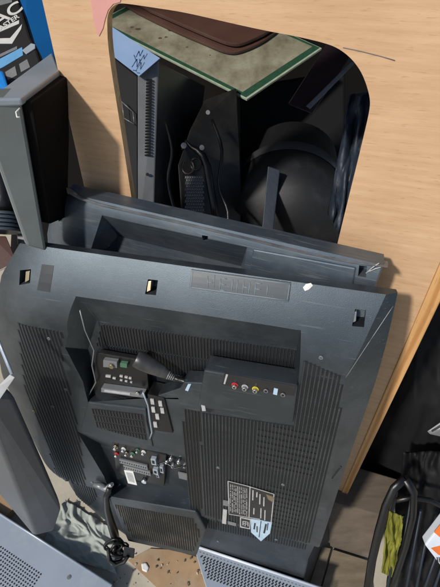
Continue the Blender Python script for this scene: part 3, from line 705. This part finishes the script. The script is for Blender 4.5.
q=MB(); q.cyl(si@D(184,145,1.25),(0,-1,.4),.008,.01,14); q.cyl(si@D(202,147,1.25),(0,-1,.4),.007,.01,14); q.cyl(si@D(208,112,1.25),(0,-1,.4),.006,.01,14); q.build('bolt',M['metal2'],sp)
# black drum
dc=D(284,215,1.55); dm=thing('drum',Matrix.Translation(Vector((dc.x,dc.y+.02,max(0.0,dc.z-.3)))),'round black plastic drum with curved lid, lying behind the cutout centre','drum')
di=dm.matrix_world.inverted()
cc=D(286,215,1.5); ax=(D(300,100,1.9)-D(286,215,1.5)).normalized()
q=MB(); 
s0=di@cc; axl=ax
q.tube([s0-axl*.1,s0+axl*.12,s0+axl*.13,s0+axl*.3],[.185,.19,.178,.16],40); q.build('shell',mat('worn_drum_plastic',(.009,.010,.012),.6,0,(.007,.008,.010),6,dust=.5,dustcol=(.04,.045,.05)),dm,smooth=True)
q=MB(); q.tube([s0+axl*.10,s0+axl*.115,s0+axl*.13,s0+axl*.145],[.192,.197,.197,.190],40,cap=False); q.build('rim',M['case'],dm)
ch('strap',[(268,166,1.29),(280,170,1.29),(268,166,1.31),(280,170,1.31),(261,240,1.28),(272,240,1.28),(261,240,1.3),(272,240,1.3)],M['navy'],.002,dm,di)
for k_,(pts,r_) in enumerate((([(212,120,1.3),(222,150,1.27),(219,185,1.26),(228,212,1.25),(226,235,1.25)],.005),([(165,120,1.25),(172,150,1.22),(168,180,1.2),(176,215,1.18)],.004))):
    q=MB(); P=[D(*p) for p in pts]; c=P[-1]; PP=[]
    for i in range(len(P)-1):
        for t in (0,.25,.5,.75):
            p0=P[max(i-1,0)];p1=P[i];p2=P[i+1];p3=P[min(i+2,len(P)-1)]
            PP.append(.5*((2*p1)+(p2-p0)*t+(2*p0-5*p1+4*p2-p3)*t*t+(3*p1-p0-3*p2+p3)*t**3)-c)
    q.tube(PP+[Vector()],r_,8); tag(q.build('loose_cable',M['black'],None,Matrix.Translation(c)),['thin dark cable hanging to the right of the loudspeaker in the cutout','thinner dark cable hanging between the computer case and the loudspeaker'][k_],'cable')
# plum slab with silver stripe
ps=thing('panel_box',Matrix.Translation(D(320,110,1.45)),'dark plum flat box with a silver stripe, slanting under the cutout top right corner','box')
pi=ps.matrix_world.inverted()
ch('box_body',[(330,38,1.34),(356,48,1.32),(312,114,1.22),(288,104,1.24),(330,38,1.40),(356,48,1.38),(312,114,1.28),(288,104,1.30)],M['purple'],.004,ps,pi)
ch('silver_stripe',[(351,62,1.305),(356,62,1.305),(310,109,1.215),(306,106,1.215),(351,62,1.32),(356,62,1.32),(310,109,1.23),(306,106,1.23)],mat('worn_silver',(.25,.27,.30),.35,.5),.001,ps,pi)
# navy sheeting on the right of the cutout
def crumple(name,px,d,m,amp,lab,cat,n=26,thick=.004,fr=9,seed=0,dvar=0):
    tl,tr,br,bl=px; bm=bmesh.new(); V=[]
    dd=d if isinstance(d,(list,tuple)) else [d]*4
    for j in range(n+1):
        t=j/n; rw=[]
        for i in range(n+1):
            s=i/n
            x=lerp(lerp(tl[0],tr[0],s),lerp(bl[0],br[0],s),t); y=lerp(lerp(tl[1],tr[1],s),lerp(bl[1],br[1],s),t); z=lerp(lerp(dd[0],dd[1],s),lerp(dd[3],dd[2],s),t)
            nz=noise.noise(Vector((s*fr*.5+seed,t*fr*.35,seed)))+.5*abs(noise.noise(Vector((s*fr+seed,t*fr,seed*2))))
            ex=noise.noise(Vector((s*4,t*4,seed+5)))*3
            rw.append(D(x+ex,y+ex*.6,z+nz*amp))
        V.append(rw)
    c=V[n][n//2].copy(); vv=[[bm.verts.new(p-c) for p in r_] for r_ in V]
    for j in range(n):
        for i in range(n): f=bm.faces.new((vv[j][i],vv[j][i+1],vv[j+1][i+1],vv[j+1][i])); f.smooth=True
    me=bpy.data.meshes.new(name); bm.to_mesh(me); bm.free()
    o=me_obj(name,me,m,None,Matrix.Translation(c)); s=o.modifiers.new('thick','SOLIDIFY'); s.thickness=thick; s.offset=0
    return tag(o,lab,cat)
crumple('plastic_sheet',[(350,95),(385,90),(350,250),(328,215)],[1.12,1.05,1.0,1.08],M['navy'],.06,'creased navy plastic sheet hanging just inside the cutout right edge','sheet',seed=3)
hullpx('black_crate',[(225,90,1.75),(345,70,1.75),(345,250,1.6),(215,250,1.6),(225,90,2.1),(345,70,2.1),(345,250,2.0),(215,250,2.0)],M['matte'],.01,label='dull black crate in the dark behind the drum, seen through the cutout',cat='crate')
# ------------------------------------------------------------------ upper left
fr=thing('monitor',Matrix.Translation(D(30,250,1.05)),'grey framed monitor standing on its side between the blue tub and the plywood','monitor')
fi=fr.matrix_world.inverted()
pd=(PW.hit(57,71)-CAM).dot(Fw)-.006; print('ply d at monitor',pd)
planar('bezel',[(-14,99),(21,98),(47,252),(26,246),(-4,160),(-14,150)],[(-14,100,.70),(21,98,.72),(46,250,.93)],.05,M['silver'],fr,fi,.006)
planar('top_face',[(-14,93),(0,90),(52,52),(59,70),(21,98.5),(-14,99.5)],[(21,98,.718),(59,70,pd),(52,52,pd+.075)],.012,M['silverlt'],fr,fi,.003)  # paler plastic puts the lit look of the frame's top into colour
planar('screen_panel',[(20,100),(58,74),(60,130),(59,215),(41,222)],[(21,100,.735),(57,77,pd+.012),(47,250,.97)],.02,M['screen'],fr,fi,.003)
q=MB(); q.tube([fi@D(x,y,.715) for x,y in ((20,108),(16,112),(17,117),(20,117))],.0014,6); q.build('chip_mark',M['white'],fr)
q=MB(); q.hull([fi@D(x,y,dd) for x,y,dd in ((22,84,.765),(26,81,.78),(21,82,.775),(22,84,.79),(25,80,.80),(26,82,.79))]); q.build('notch_mark',M['groove'],fr)
hullpx('storage_tub',[(26,-20,1.5),(70,-20,1.5),(62,75,1.35),(30,95,1.32),(26,-20,1.8),(70,-20,1.8),(62,75,1.7),(0,100,1.35),(0,80,1.6),(-20,-20,1.62)],M['bluetub'],.01,label='deep blue plastic tub behind the black printed pack, top left corner',cat='tub')
PKP=Plane(D(15,50,1.15),(D(33,42,1.15)-D(0,62,1.15)),(D(15,90,1.12)-D(5,20,1.16)))
pk=thing('product_pack',PKP.M,'black printed pack with grey lettering and a chevron, wedged above the grey monitor','pack')
def sl(name,px,w0,w1,m,par,bev=0,P_=PKP): return slab(P_,px,w0,w1).build(name,m,par,bev=bev)
sl('pack_body',[(-16,-8),(14,-10),(22,10),(30,36),(37,50),(44,72),(10,95),(-16,98)],-.03,0,M['pack'],pk,.006)
sl('header_band',[(-10,-10),(12,-10),(12,2),(-10,8)],0,.0015,M['metal2'],pk)
def put_text(body,x,y,size,w,ang,m,par,P_,nm,shear=0,bold=0,sx=1):
    me=text_mesh(body,size,.0005,bold,shear,sx); p=P_.L(x,y,w)
    o=me_obj(nm,me,m,par); 
    o.matrix_local=Matrix.Translation(p)@Matrix.Rotation(ang,4,'Y')@Matrix.Rotation(R(90),4,'X'); return o
put_text('AC',8,14,.050,.0015,R(-4),M['packwhite'],pk,PKP,'lettering',bold=.0009,sx=1.25)
put_text('ASTER',9,22.5,.019,.0015,R(-4),M['packwhite'],pk,PKP,'lettering',bold=.0004,sx=1.15)
sl('white_bar',[(-10,32),(19,20),(19,23.5),(-10,36)],0,.0012,M['packwhite'],pk)
sl('chevron',[(-10,38.5),(10,38),(22,24),(21,29),(12,43.5),(-10,43.5)],0,.0012,M['packwhite'],pk)
sl('grey_print',[(0,54),(17,46),(17,49),(0,57)],0,.0012,M['metal2'],pk)
sl('blue_band',[(-10,64),(22,47),(23,55),(3,67),(-10,73)],0,.0012,M['skybl'],pk)
sl('picture_square',[(5,72),(15,66),(17,75),(8,80)],0,.0012,M['metal2'],pk)
sl('picture_square',[(19,64),(27,59),(30,67),(21,72)],0,.0012,M['metal2'],pk)
sl('silver_tab',[(22,50),(31,43),(35,44),(35,48),(26,54)],.0,.004,M['silverlt'],pk,.001)
hullpx('blue_bag',[(-15,72,1.08),(3,70,1.08),(9,88,1.05),(4,98,1.05),(-15,100,1.05),(-15,72,1.2),(5,85,1.2)],M['brightbl'],.006,label='bright blue film bag poking out above the grey monitor frame',cat='bag')
hullpx('dark_gap_filler',[(20,60,1.5),(140,60,1.5),(150,260,1.4),(10,260,1.4),(20,60,1.9),(140,60,1.9),(150,260,1.8),(10,260,1.8)],M['screen'],.01,label='added dull black block filling the dark gap behind the grey monitor and plywood left leg',cat='cabinet')  # added solid that keeps the gap behind the monitor black
# left middle
bt=thing('bottle',Matrix.Translation(D(5,240,1.2)),'black bottle with a ridged blue-grey collar, behind the grey monitor at the left edge','bottle'); bi=bt.matrix_world.inverted()
q=MB(); q.tube([bi@D(2,165,1.18),bi@D(3,185,1.18),bi@D(4,200,1.18),bi@D(5,212,1.18)],[.02,.035,.03,.03],20); q.build('body',M['black'],bt)
q=MB()
for i in range(5): q.tube([bi@D(4,213+i*4,1.18),bi@D(4,216+i*4,1.18)],[.042+.002*i,.044+.002*i],20)
q.build('ridged_collar',mat('slate_plastic',(.06,.08,.10),.4),bt)
hullpx('grey_pipe',[(12,180,1.25),(20,182,1.25),(31,245,1.22),(18,245,1.22),(12,180,1.3),(20,182,1.3),(31,245,1.28),(18,245,1.28)],M['metal2'],.006,label='dull grey pipe end between the black bottle and grey monitor',cat='pipe')
hullpx('wooden_block',[(-8,236,1.15),(6,236,1.15),(17,262,1.12),(-8,275,1.12),(-8,236,1.25),(6,236,1.25),(17,262,1.22)],M['brown'],.003,label='small reddish brown wooden block under the bottle at the left edge',cat='block')
# ------------------------------------------------------------------ lower left
hullpx('graphite_casing',[(-20,380,.98),(10,388,.95),(14,400,.965),(42,460,1.27),(62,507,1.38),(54,531,1.45),(35,536,1.40),(12,461,1.14),(-20,395,.88),(-20,470,1.25),(20,510,1.42),(0,484,1.34)],mat('graphite_plastic',(.11,.12,.135),.4,.1,(.065,.07,.075),6,dust=.3,dustcol=(.16,.165,.17)),.014,label='long graphite grey casing resting against the front television left side',cat='casing',seg=4)
hullpx('white_strip',[(-4,397,.90),(-4,388,.90),(10,374,.92),(15,377,.92),(-2,402,.90),(-4,397,.93),(12,376,.95)],M['white'],.001,label='short white plastic strip lying across the graphite casing top',cat='strip')
q=MB(); pts=[(-4,335),(2,350),(7,362),(12,374)]; c=D(12,374,.92)
q.tube([D(x,y,.92)-c for x,y in pts],.006,8,ell=.5); tag(q.build('bent_strap',M['metal'],None,Matrix.Translation(c)),'pale blue bent plastic strap above the white strip at the left edge','strap')
# steel case bottom-left: a box lying on the floor near the camera
def boxtop(name,corners,z,h,m,lab,cat,bev=.004):
    """box whose top face corners (pixels) lie at height z"""
    P=[]
    for x,y in corners:
        r=ray(x,y); P.append(CAM+r*((z-CAM.z)/r.z))
    c=sum(P,Vector())/len(P); c.z=z-h; o=thing(name,Matrix.Translation(c),lab,cat)
    A=[p-c for p in P]; q=MB(); q.prism(A,[p-Vector((0,0,h)) for p in A]); q.build('casing',m,o,bev=bev); return o,c
def onz(x,y,z):
    r=ray(x,y); return CAM+r*((z-CAM.z)/r.z)
ZC=.075
o,c=boxtop('steel_case',[(-45,485),(112,585),(85,660),(-90,600)],ZC,.07,M['metal'],'pale blue steel computer case with pierced vent, lying at the bottom left','computer case',.003)
q=MB()
a0=onz(-12,538,ZC);ax_=(onz(41,574,ZC)-a0); bx_=(onz(-45,592,ZC)-a0)
ex=ax_.normalized(); ey=(bx_-bx_.dot(ex)*ex).normalized(); na=int(ax_.length/.0105)
for i in range(na+1):
    for j in range(12):
        p=a0+ex*i*.0105+ey*j*.0105-c; p.z=.0706
        ps=[p+(ex*math.cos(t)+ey*math.sin(t))*.0034 for t in [k_*math.pi/3 for k_ in range(6)]]
        q.prism(ps,[s_-Vector((0,0,.0004)) for s_ in ps])
q.build('vent_hole',M['groove'],o)
q=MB(); e0=onz(-45,485,ZC)-c;e1=onz(112,585,ZC)-c; e0.z=e1.z=.071; q.tube([e0,e1],.004,8); q.build('folded_edge',M['metal'],o)
q=MB(); p=onz(69,577,ZC)-c; q.cyl(p+Vector((0,0,-.001)),(0,0,1),.007,.003,20); q.cyl(p+Vector((0,0,.002)),(0,0,1),.003,.001,12); q.build('screw',M['metal2'],o)
# grille box bottom-centre
ZG=.14
g,c=boxtop('metal_box',[(193,544),(322,587),(300,660),(216,620)],ZG,.012,M['metal'],'pale metal box with slotted grille, standing at the bottom centre under the television','metal box',.002)
def grill():
    q=MB(); P=[onz(x,y,ZG) for x,y in ((193,544),(322,587),(300,660),(216,620))]
    cc=P[0]; e=(P[1]-P[0]).normalized(); f_=Vector((0,0,-1))
    return P,e
P,e=grill()
inw=(P[3]-P[0]).normalized()
q=MB(); 
for i in range(int(((P[1]-P[0]).length-.05)/.0115)):
    for j in range(7):
        p=P[0]+e*(.02+i*.0115+(j%2)*.005)+inw*(.034+j*.011)-c; p.z=.0124
        r_=Matrix.Rotation(math.atan2(e.y,e.x)+.9,3,'Z'); q.box(p,(.009,.0045,.0006),r_)
q.build('grille_slot',M['groove'],g)
q=MB()
for i in range(int(((P[1]-P[0]).length-.04)/.0125)):
    p=P[0]+e*(.02+i*.0125)+inw*.020-c; p.z=.0124; q.box(p,(.006,.0022,.0006),Matrix.Rotation(math.atan2(e.y,e.x),3,'Z'))
q.build('slot_row',M['metal2'],g)
q=MB(); s_=P[0]-c; t_=P[1]-c; s_.z=t_.z=.0135; q.tube([s_+inw*.004,t_+inw*.004],.0045,8); q.build('edge_highlight',M['bagw'],g)  # white rod paints the highlight along the top edge
q=MB(); A=[p-c for p in P]; B=[]
for a_ in A: B.append(Vector((a_.x*.96,a_.y*.96,-.125)))
q.prism([Vector((a_.x*.99,a_.y*.99,-.001)) for a_ in A],B); q.build('lower_casing',M['metal2'],g,bev=.002)
# floor things
def onfloor(name,px,h,m,lab,cat,bev=.001,z0=.0):
    P=[onz(x,y,z0+h) for x,y in px]; c=sum(P,Vector())/len(P); c.z=z0; A=[p-c for p in P]
    q=MB(); q.prism(A,[Vector((p.x,p.y,.0005)) for p in A]); return tag(q.build(name,m,None,Matrix.Translation(c),bev=bev),lab,cat)
onfloor('hardboard_sheet',[(128,560),(150,548),(215,552),(230,600),(170,600)],.006,M['cardtan'],'tan hardboard sheet on the dusty floor below the television vents','sheet')
onfloor('stone_chip',[(141,563),(146,562),(149,567),(147,572),(142,570)],.012,M['white'],'small white chip lying on the floor near the television lead','chip',.004)
onfloor('brown_offcut',[(-6,470),(12,500),(14,508),(0,520),(-10,520)],.05,M['cardtan'],'reddish brown offcut on the floor at the left edge by the graphite casing','offcut')
def floor_cloth():
    n=60; bm=bmesh.new(); px=[(66,500),(112,528),(118,575),(40,548)]; V=[]
    for j in range(n+1):
        rw=[]
        for i in range(n+1):
            s,t=i/n,j/n
            x=lerp(lerp(px[0][0],px[1][0],s),lerp(px[3][0],px[2][0],s),t); y=lerp(lerp(px[0][1],px[1][1],s),lerp(px[3][1],px[2][1],s),t)
            e_=noise.noise(Vector((s*3,t*3,1)))*3; p=onz(x+e_,y-e_*.5,0)
            q1=noise.noise(Vector((s*2.6+.5,t*2.4,4))); q2=noise.noise(Vector((s*6,t*5.5,9)))
            p.z=.006+.016*max(0,1-abs(q1)*5)+.006*max(0,1-abs(q2)*4)+.02*noise.noise(Vector((s*2,t*2,7)))**2; rw.append(p)
        V.append(rw)
    c=V[n//2][n//2].copy(); c.z=0; vv=[[bm.verts.new(p-c) for p in r_] for r_ in V]
    for j in range(n):
        for i in range(n): f=bm.faces.new((vv[j][i],vv[j][i+1],vv[j+1][i+1],vv[j+1][i])); f.smooth=True
    me=bpy.data.meshes.new('cloth'); bm.to_mesh(me); bm.free(); o=me_obj('crumpled_sheet',me,M['cloth'],None,Matrix.Translation(c)); s=o.modifiers.new('thick','SOLIDIFY'); s.thickness=.002
    tag(o,'crumpled pale grey green plastic sheet on the floor between graphite casing and television','sheet')
floor_cloth()
for k_ in range(40):
    x=random.uniform(112,205); y=random.uniform(553,586); p=onz(x,y,.0); q=MB(); r_=random.uniform(.002,.006)
    q.hull([Vector((random.uniform(-r_,r_),random.uniform(-r_,r_),random.uniform(.0,r_))) for _ in range(9)])
    o=q.build('grit_chip',M['floorm'] if k_%3==0 else M['card'],None,Matrix.Translation((p.x,p.y,.001 if x<130 else .007)))
    tag(o,'tiny grit chip scattered on the floor and hardboard below the television','grit chip','grit chips on the floor')
# castor / lead clump hanging below the television
cl=thing('lead_bundle',Matrix.Translation(D(118,560,1.62)),'bundled black power lead and plug hanging under the front television','lead'); cli=cl.matrix_world.inverted()
q=MB()
for k_ in range(9):
    pts=[]; cx=118+random.uniform(-5,4); cy=551+random.uniform(-6,5); rx=random.uniform(3,9); ry=random.uniform(4,10); ph=random.uniform(0,3)
    for i in range(16):
        a=i*.42+ph; pts.append(cli@D(cx+rx*math.cos(a)+2*math.sin(2*a+k_),cy+ry*math.sin(a),1.50+.02*math.sin(a*1.3+k_)+k_*.006))
    q.tube(pts,random.uniform(.004,.0065),8)
q.build('coiled_cable',M['black'],cl)
q=MB(); q.hull([cli@D(*p) for p in ((124,546,1.49),(135,548,1.49),(134,558,1.49),(123,556,1.49),(124,546,1.53),(135,548,1.53),(134,558,1.53),(123,556,1.53))]); q.build('plug',M['black'],cl,bev=.003)
q=MB(); q.tube([cli@D(x,y,1.485) for x,y in ((108,548),(109,560),(116,565),(124,562),(128,556))],.006,8); q.build('clip',M['groove'],cl)
# ------------------------------------------------------------------ lower right
Z_=lambda x,y,z:(x,y,(onz(x,y,z)-CAM).dot(Fw))
hullpx('cardboard_box',[Z_(347,464,.26),Z_(401,480,.26),Z_(388,517,.26),Z_(325,500,.26),Z_(372,560,.01),Z_(330,547,.01),Z_(395,500,.01),Z_(345,475,.01)],M['card'],.004,label='grey brown cardboard box on the floor beyond the pine batten foot',cat='box')

onfloor('beige_board',[(333,549),(368,560),(372,600),(318,600)],.03,M['beige'],'beige board lying flat on the floor at the bottom, beside the cardboard box','board',.002)
onfloor('wooden_strip',[(322,546),(331,548),(316,600),(304,600)],.03,M['beige'],'narrow beige slat to the left of the beige board, under the television corner','slat',.002)
crumple('yellow_rag',[(388,510),(403,516),(395,578),(382,572)],[1.30,1.30,1.40,1.40],M['rag'],.05,'twisted yellow green rag stuffed beside the black basket bars','rag',n=30,fr=6,seed=8)
bk=thing('basket',Matrix.Translation(D(410,580,1.5)),'black slatted basket beneath the orange and white packet, bottom right','basket'); bki=bk.matrix_world.inverted()
for (x0,y0,x1,y1) in ((404,515,384,600),(411,500,394,600),(421,510,404,600),(428,530,414,600),(436,556,420,600),(444,560,430,600)):
    q=MB(); q.tube([bki@D(x0,y0,1.33),bki@D(x1,y1,1.42)],.0065,8,ell=.6); q.build('bar',M['navy'],bk)
q=MB(); q.tube([bki@D(x,y,1.30) for x,y in ((396,500),(410,497),(430,500),(450,510))],.008,8); q.build('rim',M['black'],bk)
for P_ in ([(405,478),(394,488),(386,505),(379,530),(372,560),(366,600)],[(405,478),(414,492),(413,515),(406,545),(396,575),(388,600)]):
    q=MB(); q.tube([bki@D(x,y,1.27+.0008*(y-478)) for x,y in P_],.013,10,ell=.7); q.build('side_rim',M['black'],bk)
ORP=Plane(D(432,540,1.22),(D(445,535,1.2)-D(425,545,1.22)),(D(440,560,1.24)-D(430,525,1.20)))
orr=thing('packet',ORP.M,'orange and white printed packet at the right edge above the basket','packet')
sl('film',[(425,545),(446,518),(452,560),(441,566)],-.03,0,M['bagw'],orr,.004,ORP)
sl('orange_print',[(434,532),(446,517),(450,530),(440,537)],0,.0012,M['orange'],orr,0,ORP)
sl('orange_print',[(431,548),(446,544),(450,552),(439,555)],0,.0012,M['orange'],orr,0,ORP)
q=MB()
for i in range(3): q.tube([ORP.L(437+i*2,557,.0008),ORP.L(438+i*2,562,.0008)],.0016,6)
q.build('lettering',M['label'],orr)
crumple('bin_bag',[(385,330),(470,255),(480,490),(350,492)],[1.35,1.2,1.42,1.85],M['void'],.04,'black bin bag bulging to the right of the pine batten','bag',n=60,fr=7,seed=2,thick=.006)
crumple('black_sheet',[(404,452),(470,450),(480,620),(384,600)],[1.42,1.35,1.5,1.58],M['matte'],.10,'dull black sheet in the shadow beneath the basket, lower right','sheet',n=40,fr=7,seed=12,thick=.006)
gt=thing('remote_control',Matrix.Translation(D(433,432,1.15)),'small grey plastic handset poking out of the black bags at the right edge','handset'); gi=gt.matrix_world.inverted()
ch('shell',[(427,431,1.10),(446,418,1.08),(446,428,1.08),(430,434,1.10),(427,431,1.14),(446,418,1.12),(448,438,1.12)],M['metal2'],.002,gt,gi)
ch('label_strip',[(431,430,1.095),(446,421,1.075),(446,424,1.075),(432,432,1.095),(438,427,1.11)],M['groove'],.0005,gt,gi)
# ------------------------------------------------------------------ light
w=bpy.data.worlds.new('World'); sc.world=w; w.use_nodes=True; nt=w.node_tree
sky=nt.nodes.new('ShaderNodeTexSky'); sky.sky_type='NISHITA'; sky.sun_disc=False
bg=nt.nodes['Background']; nt.links.new(sky.outputs[0],bg.inputs[0]); bg.inputs[1].default_value=.085
S=Vector((-.54,-.50,.675)).normalized()     # direction to the sun
sky.sun_elevation=math.asin(S.z); sky.sun_rotation=math.atan2(S.x,S.y)
sl_=bpy.data.lights.new('sun','SUN'); so=bpy.data.objects.new('sun',sl_); C.objects.link(so)
so.rotation_euler=S.to_track_quat('Z','Y').to_euler(); so.location=S*5
sl_.energy=3.0; sl_.angle=R(4); sl_.color=(1,.94,.86)
sc.view_settings.view_transform='Standard'; sc.view_settings.look='None'; sc.view_settings.exposure=.35; sc.view_settings.gamma=1
sc.render.engine='CYCLES'
